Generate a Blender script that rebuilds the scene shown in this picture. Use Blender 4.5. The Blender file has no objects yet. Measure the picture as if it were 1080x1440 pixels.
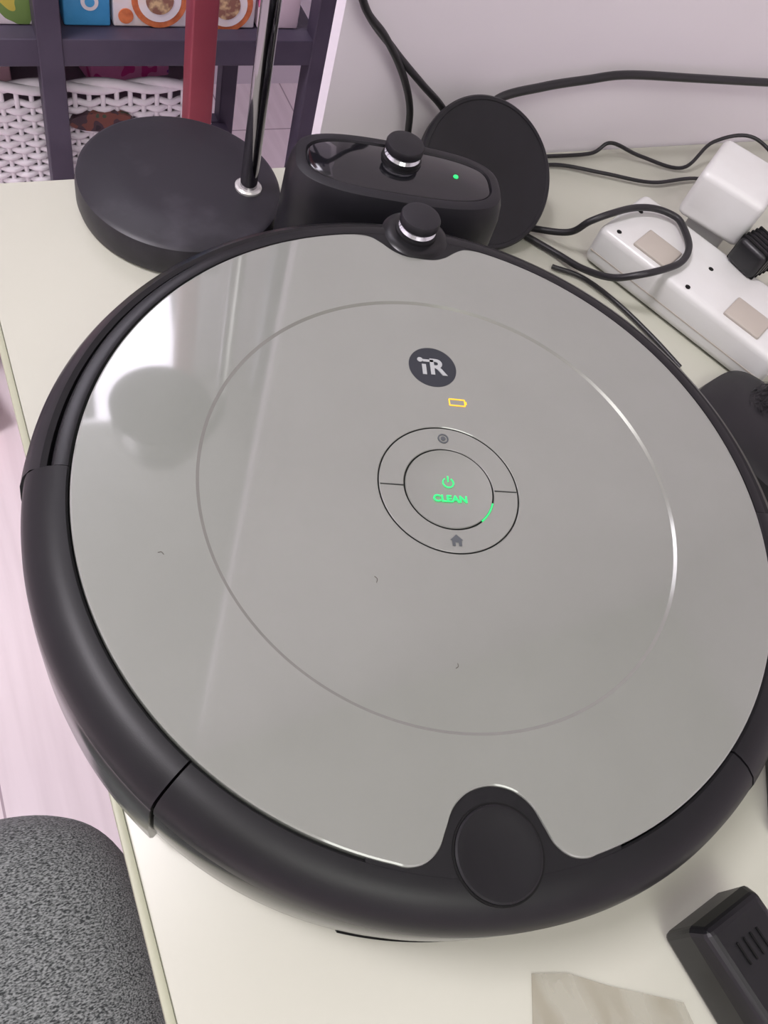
import bpy, bmesh, random
from math import *
from mathutils import Matrix, Vector
random.seed(4)
scene=bpy.context.scene
Q=radians(18.3)

# ---------------------------------------------------------------- materials
def mat(name,col,rough=.5,metal=0,spec=.5,emit=None,es=0,noise=None,bump=None,coat=0,trans=0,alpha=1,sheen=0):
    m=bpy.data.materials.new(name);m.use_nodes=True
    nt=m.node_tree;b=nt.nodes['Principled BSDF']
    b.inputs['Base Color'].default_value=(*col,1);b.inputs['Roughness'].default_value=rough
    b.inputs['Metallic'].default_value=metal;b.inputs['Specular IOR Level'].default_value=spec
    b.inputs['Coat Weight'].default_value=coat;b.inputs['Transmission Weight'].default_value=trans
    b.inputs['Alpha'].default_value=alpha;b.inputs['Sheen Weight'].default_value=sheen
    if emit: b.inputs['Emission Color'].default_value=(*emit,1);b.inputs['Emission Strength'].default_value=es
    tc=nt.nodes.new('ShaderNodeTexCoord')
    if noise:
        sc,col2,lo,hi=noise
        n=nt.nodes.new('ShaderNodeTexNoise');n.inputs['Scale'].default_value=sc;n.inputs['Detail'].default_value=5
        nt.links.new(tc.outputs['Object'],n.inputs['Vector'])
        r=nt.nodes.new('ShaderNodeValToRGB');r.color_ramp.elements[0].position=lo;r.color_ramp.elements[1].position=hi
        r.color_ramp.elements[0].color=(*col,1);r.color_ramp.elements[1].color=(*col2,1)
        nt.links.new(n.outputs['Fac'],r.inputs['Fac']);nt.links.new(r.outputs['Color'],b.inputs['Base Color'])
    if bump:
        sc,st,di=bump
        n=nt.nodes.new('ShaderNodeTexNoise');n.inputs['Scale'].default_value=sc;n.inputs['Detail'].default_value=4
        nt.links.new(tc.outputs['Object'],n.inputs['Vector'])
        bp=nt.nodes.new('ShaderNodeBump');bp.inputs['Strength'].default_value=st;bp.inputs['Distance'].default_value=di
        nt.links.new(n.outputs['Fac'],bp.inputs['Height']);nt.links.new(bp.outputs['Normal'],b.inputs['Normal'])
    return m
def lin(r,g,b):
    f=lambda c:(c/255/12.92) if c<=10 else ((c/255+.055)/1.055)**2.4
    return (f(r),f(g),f(b))
M_plate=mat('plate_satin_gray',lin(126,129,122),.32,0,.5,noise=(30,lin(129,132,125),.3,.7),coat=1)
M_plate.node_tree.nodes['Principled BSDF'].inputs['Coat Roughness'].default_value=.05
M_plate.node_tree.nodes['Principled BSDF'].inputs['Coat IOR'].default_value=2.0
M_groove=mat('plate_step',lin(150,152,145),.16,.5,.6)
M_black=mat('rim_black_plastic',lin(19,19,21),.42,0,.32,noise=(60,lin(22,22,24),.3,.7),bump=(2500,.12,.0002))
M_side=mat('side_black_gloss',lin(32,33,31),.20,0,.6)
M_bumper=mat('bumper_black',lin(19,19,21),.30,0,.4,noise=(60,lin(22,22,24),.3,.7))
M_dark=mat('seam_dark',(.004,.004,.004),.6,0,.2)
M_bgroove=mat('button_groove',lin(44,46,45),.5,0,.3)
M_bgloss=mat('gloss_black',(.008,.008,.010),.08,0,.5,coat=.5)
M_bsat=mat('satin_black',lin(24,23,27),.42,0,.4,noise=(40,lin(29,28,33),.3,.7))
M_logo=mat('logo_disc',lin(40,44,50),.3)
M_icon=mat('icon_gray',lin(80,84,88),.4)
M_logotxt=mat('logo_letter',lin(165,168,168),.4)
M_green=mat('led_green',(.02,.5,.12),.4,emit=(.03,1,.22),es=.8)
M_amber=mat('led_amber',(.8,.4,.02),.4,emit=(1,.52,.05),es=.8)
M_clear=mat('clear_ring',(.75,.78,.8),.08,.75,.6)
M_chrome=mat('chrome',(.32,.31,.33),.08,1)
M_silver=mat('collar',(.75,.74,.72),.25,.6)
M_lamp=mat('lamp_black',lin(36,34,40),.42,0,.4,noise=(28,lin(60,57,64),.56,.78),bump=(120,.06,.001))
M_cable=mat('cable_black',lin(32,31,34),.42)
M_white=mat('white_plastic',lin(214,214,212),.3,0,.5,noise=(25,lin(208,207,204),.4,.7))
M_tape=mat('socket_cover',lin(178,170,160),.5)
M_red=mat('red_post',lin(136,52,66),.45,noise=(12,lin(148,62,74),.4,.6))
M_frame=mat('shelf_metal',lin(66,59,76),.5,noise=(20,lin(74,67,84),.4,.6))
M_wick=mat('wicker_white',lin(246,240,246),.55,bump=(90,.3,.002))
M_wickdark=mat('basket_inner',lin(150,140,150),.8)
M_board=mat('desk_white',lin(188,188,174),.32,0,.45,noise=(6,lin(192,192,179),.3,.7))
M_edge=mat('desk_edge_band',lin(176,177,154),.45)
M_wall=mat('wall_paint',lin(242,235,242),.75,0,.25,noise=(3,lin(238,231,238),.3,.7),bump=(180,.05,.001))
M_ceil=mat('ceiling_paint',lin(215,218,208),.9)
M_char=mat('charger_black',lin(20,20,23),.38,bump=(1500,.1,.0002))
M_fuzz=mat('bristle_black',lin(24,23,26),.7)
M_hair=mat('lint',lin(84,78,70),.8)

def fabric():
    m=mat('pouf_fabric',(.2,.2,.2),.95,0,.1,sheen=.1)
    nt=m.node_tree;b=nt.nodes['Principled BSDF'];tc=nt.nodes.new('ShaderNodeTexCoord')
    mp=nt.nodes.new('ShaderNodeMapping');mp.inputs['Scale'].default_value=(1,2.2,2.2);mp.inputs['Rotation'].default_value=(0,0,.5)
    nt.links.new(tc.outputs['Object'],mp.inputs[0])
    n=nt.nodes.new('ShaderNodeTexNoise');n.inputs['Scale'].default_value=480;n.inputs['Detail'].default_value=4
    nt.links.new(mp.outputs[0],n.inputs['Vector'])
    r=nt.nodes.new('ShaderNodeValToRGB');r.color_ramp.elements[0].position=.38;r.color_ramp.elements[1].position=.64
    r.color_ramp.elements[0].color=(*lin(54,57,57),1);r.color_ramp.elements[1].color=(*lin(146,150,148),1)
    nt.links.new(n.outputs['Fac'],r.inputs['Fac']);nt.links.new(r.outputs['Color'],b.inputs['Base Color'])
    bp=nt.nodes.new('ShaderNodeBump');bp.inputs['Strength'].default_value=.4;bp.inputs['Distance'].default_value=.0015
    nt.links.new(n.outputs['Fac'],bp.inputs['Height']);nt.links.new(bp.outputs['Normal'],b.inputs['Normal'])
    return m
M_fabric=fabric()
def floor_mat():
    m=mat('floor_laminate',(.6,.5,.5),.35,0,.4)
    nt=m.node_tree;b=nt.nodes['Principled BSDF'];tc=nt.nodes.new('ShaderNodeTexCoord')
    mp=nt.nodes.new('ShaderNodeMapping');mp.inputs['Rotation'].default_value=(0,0,radians(90));mp.inputs['Location'].default_value=(.6,.0625,0)
    nt.links.new(tc.outputs['Object'],mp.inputs[0])
    br=nt.nodes.new('ShaderNodeTexBrick');br.inputs['Scale'].default_value=1
    br.inputs['Brick Width'].default_value=1.9;br.inputs['Row Height'].default_value=.16;br.inputs['Mortar Size'].default_value=.0015
    br.inputs['Color1'].default_value=(*lin(250,237,240),1);br.inputs['Color2'].default_value=(*lin(246,232,236),1);br.inputs['Mortar'].default_value=(*lin(184,164,172),1)
    nt.links.new(mp.outputs[0],br.inputs['Vector'])
    mp2=nt.nodes.new('ShaderNodeMapping');mp2.inputs['Scale'].default_value=(22,1.4,1)
    nt.links.new(tc.outputs['Object'],mp2.inputs[0])
    n=nt.nodes.new('ShaderNodeTexNoise');n.inputs['Scale'].default_value=3;n.inputs['Detail'].default_value=6
    nt.links.new(mp2.outputs[0],n.inputs['Vector'])
    mx=nt.nodes.new('ShaderNodeMixRGB');mx.blend_type='MULTIPLY';mx.inputs[0].default_value=.25
    r=nt.nodes.new('ShaderNodeValToRGB');r.color_ramp.elements[0].color=(.75,.72,.72,1);r.color_ramp.elements[1].color=(1,1,1,1)
    r.color_ramp.elements[0].position=.35;r.color_ramp.elements[1].position=.6
    nt.links.new(br.outputs['Color'],mx.inputs[1])
    nt.links.new(n.outputs['Fac'],r.inputs['Fac']);nt.links.new(r.outputs['Color'],mx.inputs[2])
    nt.links.new(mx.outputs[0],b.inputs['Base Color'])
    return m
M_floor=floor_mat()
def tape_mat():
    m=mat('packing_tape',lin(176,170,140),.2,0,.6,alpha=.4)
    nt=m.node_tree;b=nt.nodes['Principled BSDF'];tc=nt.nodes.new('ShaderNodeTexCoord')
    mp=nt.nodes.new('ShaderNodeMapping');mp.inputs['Scale'].default_value=(60,14,1);mp.inputs['Rotation'].default_value=(0,0,.5)
    nt.links.new(tc.outputs['Object'],mp.inputs[0])
    n=nt.nodes.new('ShaderNodeTexNoise');n.inputs['Scale'].default_value=1;n.inputs['Detail'].default_value=3
    nt.links.new(mp.outputs[0],n.inputs['Vector'])
    r=nt.nodes.new('ShaderNodeValToRGB');r.color_ramp.elements[0].color=(*lin(166,156,130),1);r.color_ramp.elements[1].color=(*lin(202,200,184),1)
    r.color_ramp.elements[0].position=.3;r.color_ramp.elements[1].position=.6
    nt.links.new(n.outputs['Fac'],r.inputs['Fac']);nt.links.new(r.outputs['Color'],b.inputs['Base Color'])
    return m
M_ptape=tape_mat()
def printed(name,cols,scale):
    m=mat(name,(.5,.5,.5),.4)
    nt=m.node_tree;b=nt.nodes['Principled BSDF'];tc=nt.nodes.new('ShaderNodeTexCoord')
    n=nt.nodes.new('ShaderNodeTexNoise');n.inputs['Scale'].default_value=scale;n.inputs['Detail'].default_value=1
    nt.links.new(tc.outputs['Object'],n.inputs['Vector'])
    r=nt.nodes.new('ShaderNodeValToRGB');r.color_ramp.interpolation='CONSTANT'
    e=r.color_ramp.elements
    while len(e)<len(cols): e.new(.5)
    for i,c in enumerate(cols):
        e[i].position=.0 if i==0 else .36+.30*(i-1)/max(1,len(cols)-2)
        e[i].color=(*lin(*c),1)
    nt.links.new(n.outputs['Fac'],r.inputs['Fac']);nt.links.new(r.outputs['Color'],b.inputs['Base Color'])
    return m

# ---------------------------------------------------------------- helpers
def empty(name,loc=(0,0,0),rz=0):
    e=bpy.data.objects.new(name,None);scene.collection.objects.link(e);e.location=loc;e.rotation_euler=(0,0,rz);e.empty_display_size=.02
    return e
def mo(name,verts,faces,mats,parent=None,smooth=True,mi=None,angle=35,loc=(0,0,0),rz=0):
    me=bpy.data.meshes.new(name);me.from_pydata([tuple(v) for v in verts],[],faces)
    if not isinstance(mats,(list,tuple)):mats=[mats]
    for m in mats: me.materials.append(m)
    if mi:
        for p,i in zip(me.polygons,mi):p.material_index=i
    bm=bmesh.new();bm.from_mesh(me);bmesh.ops.recalc_face_normals(bm,faces=bm.faces)
    if smooth:
        for f in bm.faces:f.smooth=True
        for e in bm.edges:
            if len(e.link_faces)==2 and e.calc_face_angle(0)>radians(angle): e.smooth=False
    bm.to_mesh(me);bm.free()
    o=bpy.data.objects.new(name,me);scene.collection.objects.link(o)
    if parent:o.parent=parent
    o.location=loc;o.rotation_euler=(0,0,rz)
    return o
def revolve(name,prof,m,parent=None,n=96,a0=None,a1=None,c=(0,0),**k):
    V=[];F=[];full=a0 is None
    if full:a0,a1=0,2*pi
    cnt=n if full else n+1
    for i in range(cnt):
        t=a0+(a1-a0)*i/n
        for r,z in prof:V.append((c[0]+max(r,1e-5)*cos(t),c[1]+max(r,1e-5)*sin(t),z))
    P=len(prof)
    for i in range(n):
        j=(i+1)%cnt
        for p in range(P-1):F.append((i*P+p,j*P+p,j*P+p+1,i*P+p+1))
        if not full: F.append((i*P+P-1,j*P+P-1,j*P,i*P))
    if not full:
        F.append(tuple(range(P)));F.append(tuple(range((cnt-1)*P,cnt*P)))
    return mo(name,V,F,m,parent,**k)
def loft(name,loops,m,parent=None,top=True,bot=True,**k):
    V=[];F=[];n=len(loops[0])
    for l in loops:V+=l
    for i in range(len(loops)-1):
        for j in range(n):
            a=i*n+j;b=i*n+(j+1)%n
            F.append((a,b,b+n,a+n))
    if bot:F.append(tuple(range(n)))
    if top:F.append(tuple(range((len(loops)-1)*n,len(loops)*n)))
    return mo(name,V,F,m,parent,**k)
def box(name,size,loc,m,parent=None,rz=0,bev=.002,seg=3,rot=None):
    bm=bmesh.new();bmesh.ops.create_cube(bm,size=1)
    for v in bm.verts:v.co=Vector((v.co.x*size[0],v.co.y*size[1],v.co.z*size[2]))
    if bev>0:bmesh.ops.bevel(bm,geom=list(bm.edges),offset=bev,segments=seg,profile=.5,affect='EDGES')
    for f in bm.faces:f.smooth=True
    for e in bm.edges:
        if len(e.link_faces)==2 and e.calc_face_angle(0)>radians(40): e.smooth=False
    me=bpy.data.meshes.new(name);bm.to_mesh(me);bm.free();me.materials.append(m)
    o=bpy.data.objects.new(name,me);scene.collection.objects.link(o)
    o.location=loc;o.rotation_euler=rot if rot else (0,0,rz)
    if parent:o.parent=parent
    return o
def cat(pts,n=10):
    P=[Vector(p) for p in pts];P=[2*P[0]-P[1]]+P+[2*P[-1]-P[-2]];o=[]
    for i in range(1,len(P)-2):
        for k in range(n):
            t=k/n;a,b,c,d=P[i-1],P[i],P[i+1],P[i+2]
            o.append(.5*((2*b)+(c-a)*t+(2*a-5*b+4*c-d)*t*t+(3*b-a-3*c+d)*t**3))
    o.append(P[-2]);return o
def tubegeo(P,r,n=10,V=None,F=None):
    V=[] if V is None else V;F=[] if F is None else F;o0=len(V);up=Vector((0,0,1));N=None
    for i,p in enumerate(P):
        t=(P[min(i+1,len(P)-1)]-P[max(i-1,0)]).normalized()
        if N is None:
            N=t.cross(up);
            if N.length<.1:N=t.cross(Vector((1,0,0)))
            N.normalize()
        N=(N-t*N.dot(t)).normalized();B=t.cross(N)
        for k in range(n):
            a=2*pi*k/n;V.append(p+r*(cos(a)*N+sin(a)*B))
    for i in range(len(P)-1):
        for k in range(n):
            a=o0+i*n+k;b=o0+i*n+(k+1)%n;F.append((a,b,b+n,a+n))
    F.append(tuple(range(o0,o0+n)));F.append(tuple(range(o0+(len(P)-1)*n,o0+len(P)*n)))
    return V,F
def tube(name,pts,r,m,parent=None,n=10,sub=10):
    V,F=tubegeo(cat(pts,sub),r,n);return mo(name,V,F,m,parent,angle=60)
def sup(cx,cy,w,d,z,e=2.6,n=72):
    L=[]
    for i in range(n):
        t=2*pi*i/n;c,s=cos(t),sin(t)
        L.append((cx+w/2*abs(c)**(2/e)*(1 if c>=0 else -1),cy+d/2*abs(s)**(2/e)*(1 if s>=0 else -1),z))
    return L
def text(name,s,size,loc,m,parent,off=0,ext=.00015,sx=1):
    c=bpy.data.curves.new(name,'FONT');c.body=s;c.size=size;c.align_x='CENTER';c.align_y='CENTER';c.extrude=ext;c.offset=off
    c.materials.append(m);o=bpy.data.objects.new(name,c);scene.collection.objects.link(o);o.location=loc;o.parent=parent;o.scale=(sx,1,1);return o
def arc(name,r,w,a0,a1,z,m,parent,c=(0,0),n=32,h=.0003):
    return revolve(name,[(r-w/2,z-h),(r-w/2,z),(r+w/2,z),(r+w/2,z-h)],m,parent,n=n,a0=a0,a1=a1,c=c)

# ---------------------------------------------------------------- robot vacuum (local frame: +Y = front)
RV=empty('robot_vacuum',(0,0,0),-Q)
ZP=.092
def halfnotch(pts): return cat([(-p[0],p[1],0) for p in reversed(pts[1:])]+[(p[0],p[1],0) for p in pts],6)
R0=.147
rear=halfnotch([(0,-.1195),(.008,-.1213),(.0140,-.1262),(.0176,-.1332),(.0206,-.1390),(.0255,-.1428),(.0312,-.1437),(.036,-.14252)])
front=halfnotch([(0,.1325),(.0075,.1330),(.0135,.1356),(.0190,.1400),(.0245,.1432),(.0310,.1434),(.037,.14227)])
out=[]
def addarc(a,b):
    n=int(abs(b-a)/radians(1.6))
    for i in range(1,n): out.append((R0*cos(a+(b-a)*i/n),R0*sin(a+(b-a)*i/n)))
out+=[(p.x,p.y) for p in rear]
ar=atan2(rear[-1].y,rear[-1].x);af=atan2(front[-1].y,front[-1].x)
addarc(ar,af)
out+=[(p.x,p.y) for p in reversed(front)]
addarc(pi-af,pi-ar)
th=[atan2(y,x) for x,y in out];rr=[hypot(x,y) for x,y in out];N=len(out)
SD=.0008
prof=[(.0,ZP-.0014-SD),(.008,ZP-.0013-SD),(.014,ZP-.0009-SD),(.0175,ZP-.0003-SD),(.0187,ZP-.0001-SD),(.0190,ZP-.0006-SD),(.0190,ZP-.004),(.01955,ZP-.004),(.01955,ZP-.0006-SD),(.0199,ZP-.0002-SD),
 (.0298,ZP-SD),(.0301,ZP-.0003-SD),(.0301,ZP-.0034),(.03065,ZP-.0034),(.03065,ZP-.0003-SD),(.0310,ZP-SD),(.1004,ZP-SD),(.10115,ZP-SD),(.1024,ZP),(.1030,ZP)]
V=[];F=[];MI=[]
for r,z in prof:
    for t in th:V.append((max(r,1e-5)*cos(t),max(r,1e-5)*sin(t),z))
for dr,z in [(.0008,ZP),(.0002,ZP-.0003),(0,ZP-.0009),(0,ZP-.006)]:
    for t,r in zip(th,rr):V.append(((r-dr)*cos(t),(r-dr)*sin(t),z))
L=len(prof)+4
for i in range(L-1):
    for j in range(N):
        k=(j+1)%N;F.append((i*N+j,i*N+k,(i+1)*N+k,(i+1)*N+j))
        MI.append(1 if (5<=i<=7 or 11<=i<=13) else (2 if i==17 else 0))
mo('top_plate',V,F,[M_plate,M_bgroove,M_groove],RV,mi=MI,angle=20)
ZI=ZP-SD
for sx in (-1,1): box('button_divider',(.0098,.0004,.0006),(sx*.0248,-.0001,ZI-.0001),M_bgroove,RV,bev=0)
revolve('inner_body',[(.0,.014),(.14,.014),(.150,.020),(.1520,.03),(.1520,.0868),(.1465,.0875),(.10,.0875),(.0,.0875)],M_dark,RV,n=128)
mid=[(.1476,.070),(.1476,.0903),(.1484,.0912),(.1515,.0913),(.1555,.0903),(.1600,.0877),(.1630,.0842),(.1645,.0795),(.1646,.0775),(.150,.0765)]
mids=[(.150,.0755),(.1642,.0758),(.1650,.0740),(.1654,.060),(.1654,.040),(.1646,.022),(.163,.014),(.152,.012)]
binp=[(.1476,.070),(.1476,.0903),(.1484,.0912),(.1515,.0913),(.1555,.0904),(.1598,.0879),(.1626,.0842),(.1640,.0795),(.1641,.0720),(.150,.071)]
bins=[(.150,.070),(.1630,.0702),(.1638,.0685),(.1638,.045),(.1625,.028),(.1595,.016),(.150,.012)]
lip=[(.1476,.080),(.1476,.0900),(.1482,.0910),(.1502,.0913),(.1530,.0908),(.1543,.0890),(.1548,.0860),(.1548,.075),(.150,.075)]
bump=[(.1553,.070),(.1553,.0850),(.1562,.0868),(.1585,.0873),(.1622,.0850),(.1652,.0800),(.1670,.0730),(.1677,.064),(.1679,.040),(.1675,.022),(.165,.014),(.157,.012),(.150,.02)]
a2=radians(47.6)
for nm,pr,mm,n_,s,e in [('side_rim_left',mid,M_black,40,pi+.012,pi+a2-.003),('side_rim_right',mid,M_black,40,-a2+.003,-.012),
    ('side_panel_left',mids,M_side,40,pi+.012,pi+a2-.003),('side_panel_right',mids,M_side,40,-a2+.003,-.012),
    ('dust_bin_rim',binp,M_black,90,-pi+a2+.003,-a2-.003),('dust_bin_side',bins,M_side,90,-pi+a2+.003,-a2-.003),
    ('front_lip',lip,M_bumper,150,-.010,pi+.010),('front_bumper',bump,M_bumper,150,-.006,pi+.006)]:
    revolve(nm,pr,mm,RV,n=n_,a0=s,a1=e)
revolve('bin_vent',[(.157,.012),(.1600,.0145),(.1632,.027),(.156,.027)],M_dark,RV,n=30,a0=radians(-105),a1=radians(-76))
def pad(name,y0,y1,hw,z):
    n=16;V=[];F=[]
    for i in range(n+1):
        x=-hw+2*hw*i/n
        V+=[(x,y0,z),(x,(sqrt(.1495**2-x*x)*(1 if y1>0 else -1)),z)]
    for i in range(n):F.append((2*i,2*i+1,2*i+3,2*i+2))
    return mo(name,V,F,M_black,RV)
pad('rear_shoulder',-.112,-.15,.045,.0911)
pad('front_shoulder',.125,.15,.042,.0908)
revolve('bin_button_gap',[(.0154,.0905),(.0154,.0915),(.0161,.0915),(.0161,.0905)],M_dark,RV,c=(0,-.1408))
revolve('bin_button',[(.0,.0916),(.006,.0917),(.0105,.0921),(.0135,.0926),(.0146,.0926),(.0153,.0921),(.0155,.0905)],M_black,RV,c=(0,-.1408))
def knob(parent,c,z,s=1,pre='sensor'):
    revolve(pre+'_collar',[(.0,z),(.0122*s,z),(.0118*s,z+.0018),(.0103*s,z+.0022),(.0,z+.0022)],M_black,parent,c=c)
    revolve(pre+'_lens',[(.0,z+.002),(.0098*s,z+.002),(.0108*s,z+.0032),(.0096*s,z+.0046),(.0100*s,z+.006),(.0,z+.006)],M_clear,parent,c=c,angle=15)
    revolve(pre+'_cap',[(.0,z+.0058),(.0108*s,z+.0058),(.0113*s,z+.0064),(.0114*s,z+.0096),(.0108*s,z+.0106),(.009*s,z+.0110),(.0,z+.0111)],M_bsat,parent,c=c)
revolve('sensor_mound',[(.0,.0922),(.0125,.0922),(.0160,.0914),(.0175,.0900)],M_bumper,RV,c=(0,.1500))
knob(RV,(0,.1510),.0915,.90)
LY=.0639
revolve('logo_disc',[(.0,ZI+.00015),(.0112,ZI+.00015),(.0112,ZI-.0001)],M_logo,RV,c=(-.0005,LY))
zi=ZI+.0003
text('logo_letter_r','R',.0125,(.0016,LY-.0004,zi),M_logotxt,RV,off=.0003,sx=1.05)
box('logo_i_stem',(.0019,.0058,.0003),(-.0046,LY-.0018,zi),M_logotxt,RV,bev=0)
revolve('logo_i_dot',[(0,zi+.0001),(.0013,zi+.0001),(.0013,zi-.0001)],M_logotxt,RV,c=(-.0062,LY+.0036),n=20)
box('logo_bar',(.0050,.0013,.0003),(-.0024,LY+.0033,zi),M_logotxt,RV,bev=0)
bx,by=.0088,.0448;w,h,t=.0072,.0034,.0005
for nm,sx,sy,dx,dy in [('top',w,t,0,h/2),('bottom',w,t,0,-h/2),('left',t,h,-w/2,0),('right',t,h,w/2,0),('tip',t*1.3,h*.45,w/2+t,0)]:
    box('battery_icon_'+nm,(sx,sy,.0003),(bx+dx,by+dy,zi-.0001),M_amber,RV,bev=0)
zq=ZI+.0002
arc('spot_icon_ring',.0021,.0006,0,2*pi,zq,M_icon,RV,c=(0,.0247));revolve('spot_icon_dot',[(0,zq),(.0011,zq),(.0011,zq-.0002)],M_icon,RV,c=(0,.0247),n=20)
hy=-.0248
mo('home_icon',[(x,hy+y,zq) for x,y in [(-.0028,.0002),(0,.0028),(.0028,.0002),(.0020,.0002),(.0020,-.0024),(.0007,-.0024),(.0007,-.0008),(-.0007,-.0008),(-.0007,-.0024),(-.0020,-.0024),(-.0020,.0002)]],[tuple(range(11))],M_icon,RV,smooth=False)
zc=ZI-.0007
text('clean_label','CLEAN',.0044,(0,-.0050,zc),M_green,RV,off=.00010,sx=1.08)
arc('power_icon_ring',.0023,.0005,radians(125),radians(415),zc,M_green,RV,c=(0,.0030))
box('power_icon_bar',(.0005,.0028,.0003),(0,.0047,zc),M_green,RV,bev=0)
arc('led_arc_right',.01928,.0005,radians(-50),radians(-18),ZI-.0004,M_green,RV)
for sx in (-1,1):
    V,F=tubegeo([Vector((sx*.105,0,.032)),Vector((sx*.125,0,.032))],.032,28);mo('drive_wheel',V,F,M_dark,RV)
V,F=tubegeo([Vector((-.008,.115,.0205)),Vector((.008,.115,.0205))],.0115,20);mo('caster_wheel',V,F,M_dark,RV)
for (x,y,a,l) in [(-.034,-.043,1.3,.0030),(-.113,-.036,2.3,.0026),(-.006,-.077,.6,.0024)]:
    zz=ZP if hypot(x,y)>.102 else ZI
    p=[(x+l*(k-1)*.5*cos(a+.5*k),y+l*(k-1)*.5*sin(a+.5*k),zz+.0001+.0002*(k%2)) for k in range(3)]
    tube('lint_speck',p,.00011,M_hair,RV,n=5,sub=4)

# ---------------------------------------------------------------- charging dock
DK=empty('charging_dock',(0,0,0),-Q)
dc=(.001,.2140)
S=lambda w,d,z,e=3.0,oy=0:sup(dc[0],dc[1]+oy,w,d,z,e)
loft('dock_tower',[S(.128,.062,.006,2.8),S(.127,.061,.03),S(.125,.058,.066),S(.122,.055,.074),S(.118,.051,.0790),S(.114,.047,.0800),S(.107,.040,.0800),S(.1055,.0385,.0785)],M_bsat,DK)
loft('dock_gloss_panel',[S(.1050,.0380,.0780),S(.1048,.0378,.0792),S(.1030,.0360,.0796)],M_bgloss,DK)
loft('dock_base_plate',[sup(0,.165,.130,.130,.0005,5),sup(0,.165,.130,.130,.006,5),sup(0,.165,.124,.124,.0085,5)],M_bsat,DK)
knob(DK,(.002,.2240),.0795,.96,'beacon')
revolve('dock_led',[(0,.0802),(.0013,.0802),(.0016,.0795)],M_green,DK,c=(.0335,.2165),n=20)

# ---------------------------------------------------------------- leaning disc
LD=empty('round_speaker_disc',(.1640,.2480,.0340),0);LD.rotation_euler=(radians(38),0,radians(-4))
revolve('disc_body',[(0,-.006),(.046,-.006),(.0485,-.0045),(.0492,0),(.0492,.0035),(.0480,.005),(.046,.0052),(.0455,.0046),(0,.0046)],M_bsat,LD,n=120)
revolve('disc_foot_ring',[(.020,-.006),(.020,-.0075),(.030,-.0075),(.030,-.006)],M_dark,LD)

# ---------------------------------------------------------------- desk lamp
LP=empty('desk_lamp',(0,0,0))
revolve('lamp_base',[(0,.0),(.057,.0),(.0598,.002),(.0608,.006),(.0608,.016),(.0598,.0205),(.057,.0222),(.03,.0224),(0,.0224)],M_lamp,LP,n=128,c=(-.0325,.276))
revolve('pole_collar',[(.0,.022),(.0082,.022),(.0082,.0236),(.0070,.0245),(.0,.0245)],M_silver,LP,c=(.0055,.264),n=40)
V,F=tubegeo([Vector((.0055,.264,.022)),Vector((.0055,.264,.36))],.0052,32);mo('lamp_pole',V,F,M_chrome,LP)
tube('lamp_neck',[(.0055,.264,.358),(.003,.264,.40),(-.014,.263,.43),(-.036,.262,.43)],.004,M_bsat,LP)
revolve('lamp_shade',[(.008,.436),(.018,.434),(.030,.415),(.038,.385),(.040,.365),(.038,.365),(.028,.41),(.0,.425)],M_bsat,LP,c=(-.046,.262),n=48)

# ---------------------------------------------------------------- desk
DE=empty('desk',(0,0,0))
box('desk_top',(1.15,.758,.026),(.425,-.071,-.013),M_board,DE,bev=.0012,seg=2)
box('edge_band',(.0035,.758,.026),(-.1518,-.071,-.0132),M_edge,DE,bev=.0006,seg=2)
for x in (-.12,.96):
    for y in (-.41,.27): box('desk_leg',(.045,.045,.694),(x,y,-.373),M_white,DE,bev=.003)
box('desk_apron',(1.04,.02,.07),(.42,.27,-.061),M_white,DE)

# ---------------------------------------------------------------- power strip with adapter and plug
w=Vector((.90,.436,0)).normalized();ang=atan2(w.y,w.x)
PS=empty('power_strip',(.262,.210,0),ang)
box('strip_body',(.066,.150,.030),(0,-.075,.016),M_white,PS,bev=.006,seg=4)
box('strip_seam',(.0666,.145,.0008),(0,-.075,.012),M_tape,PS,bev=0)
for y in (-.039,-.115):
    box('socket_cover',(.024,.028,.003),(-.016,y,.0315),M_tape,PS,bev=.0012)
for x,y in [(-.026,-.012),(.008,-.010),(-.028,-.072),(.004,-.074)]:
    revolve('screw_hole',[(0,.0313),(.0018,.0313),(.0018,.0308)],M_dark,PS,c=(x,y),n=16)
AD=empty('wall_adapter',(.340,.196,.0312),ang+.15)
box('adapter_body',(.058,.050,.036),(0,0,.018),M_white,AD,bev=.005,seg=4)
box('adapter_foot',(.030,.030,.031),(-.004,0,-.0155),M_white,AD,bev=.002)
PL=empty('black_plug',(.332,.145,.0312),ang-.2)
box('plug_body',(.028,.024,.020),(0,0,.010),M_char,PL,bev=.004)
for k in range(5): box('plug_rib',(.002,.0245,.0205),(-.010+k*.005,0,.0105),M_dark,PL,bev=.0005)
tube('plug_cord',[(.012,0,.011),(.04,.005,.017),(.08,.02,.01),(.12,.03,-.026)],.0028,M_cable,PL)

# ---------------------------------------------------------------- cables
CB=empty('power_cables')
tube('cable_loop',[(.185,.234,.004),(.203,.224,.006),(.220,.207,.016),(.2268,.201,.030),(.2403,.1993,.037),(.262,.2025,.037),(.2793,.2002,.037),(.291,.192,.037),(.2929,.183,.037),(.2856,.163,.037),(.272,.151,.0365),(.2557,.1467,.036),(.236,.147,.033),(.224,.157,.022),(.219,.178,.010),(.212,.200,.004),(.196,.222,.003)],.0024,M_cable,CB)
tube('cable_thin',[(.250,.300,.003),(.300,.299,.004),(.317,.300,.012),(.345,.290,.006),(.382,.276,.004),(.41,.285,.02),(.44,.275,.03),(.46,.24,.02),(.47,.2,.004)],.0015,M_cable,CB)
tube('cable_rear',[(.205,.262,.003),(.230,.285,.003),(.262,.290,.003),(.300,.276,.004),(.340,.262,.004),(.39,.262,.004),(.43,.24,.004),(.47,.25,.004)],.0015,M_cable,CB)
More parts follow.
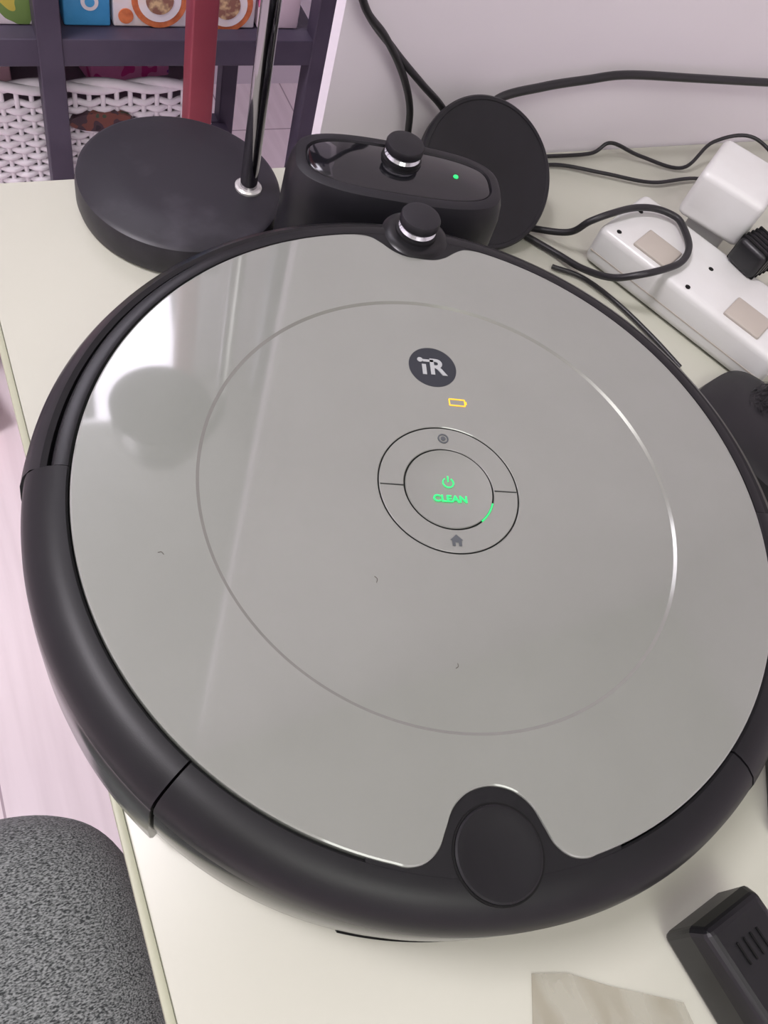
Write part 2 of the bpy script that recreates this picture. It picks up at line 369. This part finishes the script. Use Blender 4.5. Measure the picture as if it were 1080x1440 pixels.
tube('cable_short',[(.203,.190,.003),(.222,.176,.003),(.236,.150,.003),(.246,.118,.003),(.252,.09,.003)],.0017,M_cable,CB)
tube('cable_wall_run',[(.176,.280,.012),(.180,.290,.038),(.190,.296,.055),(.2245,.297,.063),(.26,.298,.067),(.2955,.298,.0705),(.36,.297,.068),(.445,.296,.064),(.6,.29,.06)],.0030,M_cable,CB)
tube('cable_drop_a',[(.06,.300,.16),(.0749,.300,.116),(.095,.300,.095),(.1124,.300,.0732),(.125,.300,.05),(.129,.298,.0296),(.128,.29,.004)],.0024,M_cable,CB)
tube('cable_drop_b',[(.063,.303,.15),(.078,.303,.112),(.104,.302,.086),(.130,.301,.064),(.150,.299,.048),(.165,.295,.03),(.17,.29,.006)],.0024,M_cable,CB)

# ---------------------------------------------------------------- black duster (soft bristles) at the right
DU=empty('duster_brush',(.272,.022,0),radians(-74))
loft('duster_pad',[sup(0,0,.095,.070,.001,3.4),sup(0,0,.102,.076,.006,3.4),sup(0,0,.098,.072,.014,3.4),sup(0,0,.080,.056,.018,3.4)],M_char,DU)
V=[];F=[]
for i in range(1100):
    x=random.uniform(-.030,.045);y=random.uniform(.006,.034);a=random.gauss(.5,.5);l=random.uniform(.008,.018)
    p=Vector((x,y,.014));q=p+Vector((cos(a)*l,sin(a)*l,random.uniform(-.003,.005)));sd=Vector((-sin(a),cos(a),0))*.0003
    k=len(V);m_=(p+q)/2+Vector((0,0,.005));V+=[p-sd,p+sd,m_+sd,m_-sd,q];F+=[(k,k+1,k+2,k+3),(k+3,k+2,k+4)]
mo('duster_bristles',V,F,M_fuzz,DU,smooth=False)

BA=empty('black_power_brick',(.168,-.160,0),radians(-35))
box('brick_body',(.050,.075,.028),(0,0,.0145),M_char,BA,bev=.004)
box('brick_seam',(.0506,.0756,.0008),(0,0,.014),M_dark,BA,bev=0)
def toD(x,y):return (x*cos(Q)+y*sin(Q),-x*sin(Q)+y*cos(Q))
cx,cy=toD(.1395,-.191)
CH=empty('black_charger',(cx,cy,0),atan2(-.9,.42)-Q)
loft('charger_body',[[(-.036,-.019,.001),(.04,-.019,.001),(.04,.019,.001),(-.036,.019,.001)],[(-.037,-.019,.022),(.04,-.019,.022),(.04,.019,.022),(-.037,.019,.022)],[(-.034,-.016,.030),(.04,-.016,.034),(.04,.016,.034),(-.034,.016,.030)]],M_char,CH,smooth=False)
o=CH.children[0];bv=o.modifiers.new('bevel','BEVEL');bv.width=.003;bv.segments=3
for k in range(4): box('charger_vent',(.009,.0008,.0008),(-.020,-.007+.004*k,.0312),M_dark,CH,bev=.0002,rot=(0,-.05,0))

P=[toD(x,y) for x,y in [(.044,-.1765),(.060,-.1775),(.078,-.1835),(.111,-.192),(.124,-.235),(.036,-.235),(.0405,-.2)]]
V=[(x,y,.0009) for x,y in P]+[(x,y,.0004) for x,y in P];n=len(P)
F=[tuple(range(n)),tuple(range(2*n-1,n-1,-1))]+[(i,(i+1)%n,(i+1)%n+n,i+n) for i in range(n)]
mo('packing_tape_scrap',V,F,M_ptape,None,smooth=False)

# ---------------------------------------------------------------- pouf
PF=empty('fabric_pouf',(0,0,0))
cx,cy,wd=-.322,-.158,.362
lp=[]
for ins,z in [(.01,-.719),(.0,-.70),(-.004,-.55),(-.004,-.40),(.0,-.33),(.004,-.300),(.014,-.278),(.032,-.264),(.06,-.256),(.12,-.250)]:
    lp.append(sup(cx,cy,wd-2*ins,wd-2*ins,z,4.2 if ins<.05 else 3.5,96))
lp.append([(cx+1e-4*cos(2*pi*i/96),cy+1e-4*sin(2*pi*i/96),-.247) for i in range(96)])
loft('pouf_body',lp,M_fabric,PF,angle=80)

# ---------------------------------------------------------------- metal shelf with toys
SH=empty('metal_shelf')
for x in (-.034,.272,-.60):
    for y in (.75,1.05): box('shelf_post',(.025,.025,1.75),(x,y,.155),M_frame,SH,bev=.001,seg=1)
for z in (-.197,.20,.6,-.52):
    for y in (.75,1.05): box('shelf_rail',(.89,.022,.030),(-.164,y,z),M_frame,SH,bev=.001,seg=1)
    box('shelf_board',(.87,.28,.008),(-.164,.90,z+.009),M_frame,SH,bev=0)
def tbox(name,size,loc,m,rz=0):
    e=empty(name,loc,rz);box('carton',size,(0,0,size[2]/2),m,e,bev=.002)
    return e
Pb=mat('print_blue',lin(84,176,232),.4,noise=(30,lin(74,164,222),.4,.6))
Pw=mat('print_white',lin(248,242,246),.4,noise=(30,lin(250,232,222),.45,.7))
Por=mat('print_orange',lin(238,140,90),.4,noise=(60,lin(205,110,70),.4,.6))
Pbr=mat('print_brown',lin(150,105,90),.4,noise=(90,lin(225,195,150),.45,.6))
Ppu=mat('print_purple',lin(150,120,190),.4)
Pp=printed('print_pink',[(240,130,180),(250,230,240),(226,90,160)],25)
Py=printed('print_yellow',[(216,200,90),(130,160,90),(245,235,240),(175,100,175)],22)
zb=-.1835
def disc(parent,name,cx,cz,r,y,m):
    V=[(cx+r*cos(2*pi*i/36),y,cz+r*sin(2*pi*i/36)) for i in range(36)]+[(cx+r*cos(2*pi*i/36),y+.001,cz+r*sin(2*pi*i/36)) for i in range(36)]
    F=[tuple(range(36)),tuple(range(71,35,-1))]+[(i,(i+1)%36,36+(i+1)%36,36+i) for i in range(36)]
    mo(name,V,F,m,parent,smooth=False)
e=tbox('toy_box',(.048,.13,.15),(.010,.830,zb),Pb)
disc(e,'printed_badge',.003,.026,.009,-.0662,Pw);disc(e,'printed_mark',.003,.026,.005,-.0668,Pb)
e=tbox('toy_box',(.158,.13,.15),(.116,.830,zb),Pw)
for px,pz,r in [(-.030,.030,.030),(.045,.026,.030)]:
    disc(e,'printed_plate',px,pz,r,-.0662,Por);disc(e,'printed_plate_inner',px,pz,r*.78,-.0668,Pw);disc(e,'printed_food',px,pz,r*.5,-.0674,Pbr)
disc(e,'printed_dot',.008,.010,.008,-.0662,Ppu);disc(e,'printed_dot',-.066,.012,.008,-.0662,Por)
tbox('toy_box',(.050,.13,.15),(.224,.830,zb),Pp)
tbox('toy_box',(.12,.13,.13),(-.10,.830,zb),Py)
tbox('toy_box',(.14,.13,.16),(-.25,.830,zb),Pp)
WB=empty('wicker_basket')
ax0,ax1,by0,by1,z0,z1=-.26,.150,.775,1.02,-.50,-.262
box('basket_liner',(ax1-ax0-.012,by1-by0-.012,z1-z0-.03),((ax0+ax1)/2,(by0+by1)/2,(z0+z1)/2-.012),M_wickdark,WB,bev=.004)
V=[];F=[];st=.0155
rows=int((z1-z0)/.0085)
for r in range(rows):
    z=z0+r*.0085;ph=pi*(r%2)
    nx=int((ax1-ax0)/st)*3
    tubegeo([Vector((ax0+(ax1-ax0)*i/nx,by0+.0035*cos(pi*i/3+ph),z)) for i in range(nx+1)],.0038,6,V,F)
    ny=int((by1-by0)/st)*3
    for X in (ax0,ax1):tubegeo([Vector((X+.0035*cos(pi*i/3+ph),by0+(by1-by0)*i/ny,z)) for i in range(ny+1)],.0038,6,V,F)
nx=int((ax1-ax0)/st)
for i in range(nx+1):
    x=ax0+(ax1-ax0)*i/nx;tubegeo([Vector((x,by0,z0)),Vector((x,by0,z1))],.003,6,V,F)
mo('basket_weave',V,F,M_wick,WB,angle=70)
V=[];F=[]
for k in range(2):
    P=[]
    for (xa,ya,xb,yb) in [(ax0,by0,ax1,by0),(ax1,by0,ax1,by1),(ax1,by1,ax0,by1),(ax0,by1,ax0,by0)]:
        for i in range(40):
            t=i/40;s=(len(P))*.5+k*pi;P.append(Vector((xa+(xb-xa)*t,ya+(yb-ya)*t+.004*cos(s),z1+.003+.004*sin(s))))
    P.append(P[0]);tubegeo(P,.0055,8,V,F)
mo('basket_rim',V,F,M_wick,WB,angle=70)
hx,hz=.020,-.300
loft('basket_handle_hole',[[(hx+.038*cos(2*pi*i/40),by0-.0085,hz+.012*sin(2*pi*i/40)) for i in range(40)],[(hx+.038*cos(2*pi*i/40),by0+.004,hz+.012*sin(2*pi*i/40)) for i in range(40)]],printed('print_inside',[(40,30,40),(70,50,60),(120,70,60),(60,80,60)],60),WB)
tbox('toy_pack',(.10,.08,.05),(.06,.86,-.284),printed('print_magenta',[(222,70,150),(244,150,200),(140,80,160)],40),.2)
tbox('toy_pack',(.11,.08,.04),(-.12,.86,-.284),printed('print_red',[(220,90,120),(245,200,210),(240,140,165)],40),-.1)
tbox('toy_bin',(.12,.12,.10),(-.250,.69,-.72),printed('print_redbin',[(245,130,150),(250,200,210),(240,100,120)],16),.3)

RP=empty('red_post')
box('post_shaft',(.024,.024,1.7),(.080,.60,.13),M_red,RP,bev=.002)
revolve('post_foot',[(0,-.719),(.05,-.719),(.05,-.712),(.02,-.705),(0,-.705)],M_red,RP,c=(.080,.60),n=40)

# ---------------------------------------------------------------- room
def slab(name,x0,x1,y0,y1,z0,z1,m): return box(name,(x1-x0,y1-y0,z1-z0),((x0+x1)/2,(y0+y1)/2,(z0+z1)/2),m,bev=0)
slab('floor',-2.0,1.6,-2.0,1.5,-.78,-.72,M_floor)
slab('ceiling',-2.0,1.6,-2.0,1.5,1.85,1.9,M_ceil)
slab('wall_back',.070,1.6,.310,.322,-.72,1.85,M_wall)
slab('wall_far',-2.0,1.6,1.45,1.5,-.72,1.85,M_wall)
slab('wall_right',1.55,1.6,-2.0,1.5,-.72,1.85,M_wall)
slab('wall_left',-2.0,-1.95,-2.0,1.5,-.72,1.85,M_wall)
slab('wall_front',-2.0,1.6,-2.0,-1.95,-.72,1.85,M_wall)
M_pane=mat('window_sky',(.8,.8,.85),.3,emit=(.92,.88,1.0),es=3.2)
W=empty('window_1')
box('window_pane',(.70,.01,.56),(-.05,1.435,1.48),M_pane,W,bev=0)
for x in (-.41,-.05,.31): box('window_stile',(.04,.03,.64),(x,1.425,1.48),M_white,W)
for z in (1.18,1.78): box('window_rail',(.76,.03,.04),(-.05,1.425,z),M_white,W)
M_fill_glow=mat('fill_glow',(.9,.9,.85),.5,emit=(1,.98,.92),es=5)  # glow for the added fill discs
LL=[(-.90,.35),(-.35,-1.2)]  # two fill sources added out of view, each a disc plus area light
for x,y in LL:
    CL=empty('added_fill')
    revolve('fill_disc',[(0,1.849),(.22,1.849),(.23,1.83),(.22,1.80),(0,1.80)],M_fill_glow,CL,c=(x,y),n=48)

def area(name,loc,target,sx,sy,power,col):
    l=bpy.data.lights.new(name,'AREA');l.shape='RECTANGLE';l.size=sx;l.size_y=sy;l.energy=power;l.color=col
    o=bpy.data.objects.new(name,l);scene.collection.objects.link(o);o.location=loc
    o.rotation_euler=(Vector(target)-Vector(loc)).to_track_quat('-Z','Y').to_euler();return o
area('window_light',(-.05,1.40,1.48),(-.2,.3,-.2),.68,.54,7,(.93,.87,1.0))
area('fill_light_left',(*LL[0],1.78),(*LL[0],0),.4,.4,28,(.98,.92,1.0))  # added fill, brightens shelf fronts and floor
area('fill_light_front',(*LL[1],1.78),(*LL[1],0),1.1,1.1,15,(.97,1,.92))  # added fill, brightens the back wall from the front

wd=bpy.data.worlds.new('world');scene.world=wd;wd.use_nodes=True
wd.node_tree.nodes['Background'].inputs[0].default_value=(.8,.85,.78,1);wd.node_tree.nodes['Background'].inputs[1].default_value=.3

# ---------------------------------------------------------------- camera
ww=Vector((0.5237,-0.2587,-0.0088));R=Matrix.Rotation(ww.length,4,ww.normalized())
Cw=Vector((-.1084,-.1722,.3596))
Rz=Matrix.Rotation(-Q,4,'Z')
cam=bpy.data.cameras.new('camera');co=bpy.data.objects.new('camera',cam);scene.collection.objects.link(co)
co.matrix_world=Rz@Matrix.Translation(Cw)@R
cam.sensor_fit='VERTICAL';cam.sensor_height=24;cam.lens=1141.5/1440*24;cam.clip_start=.01
scene.camera=co
scene.view_settings.view_transform='Standard'
scene.view_settings.exposure=0
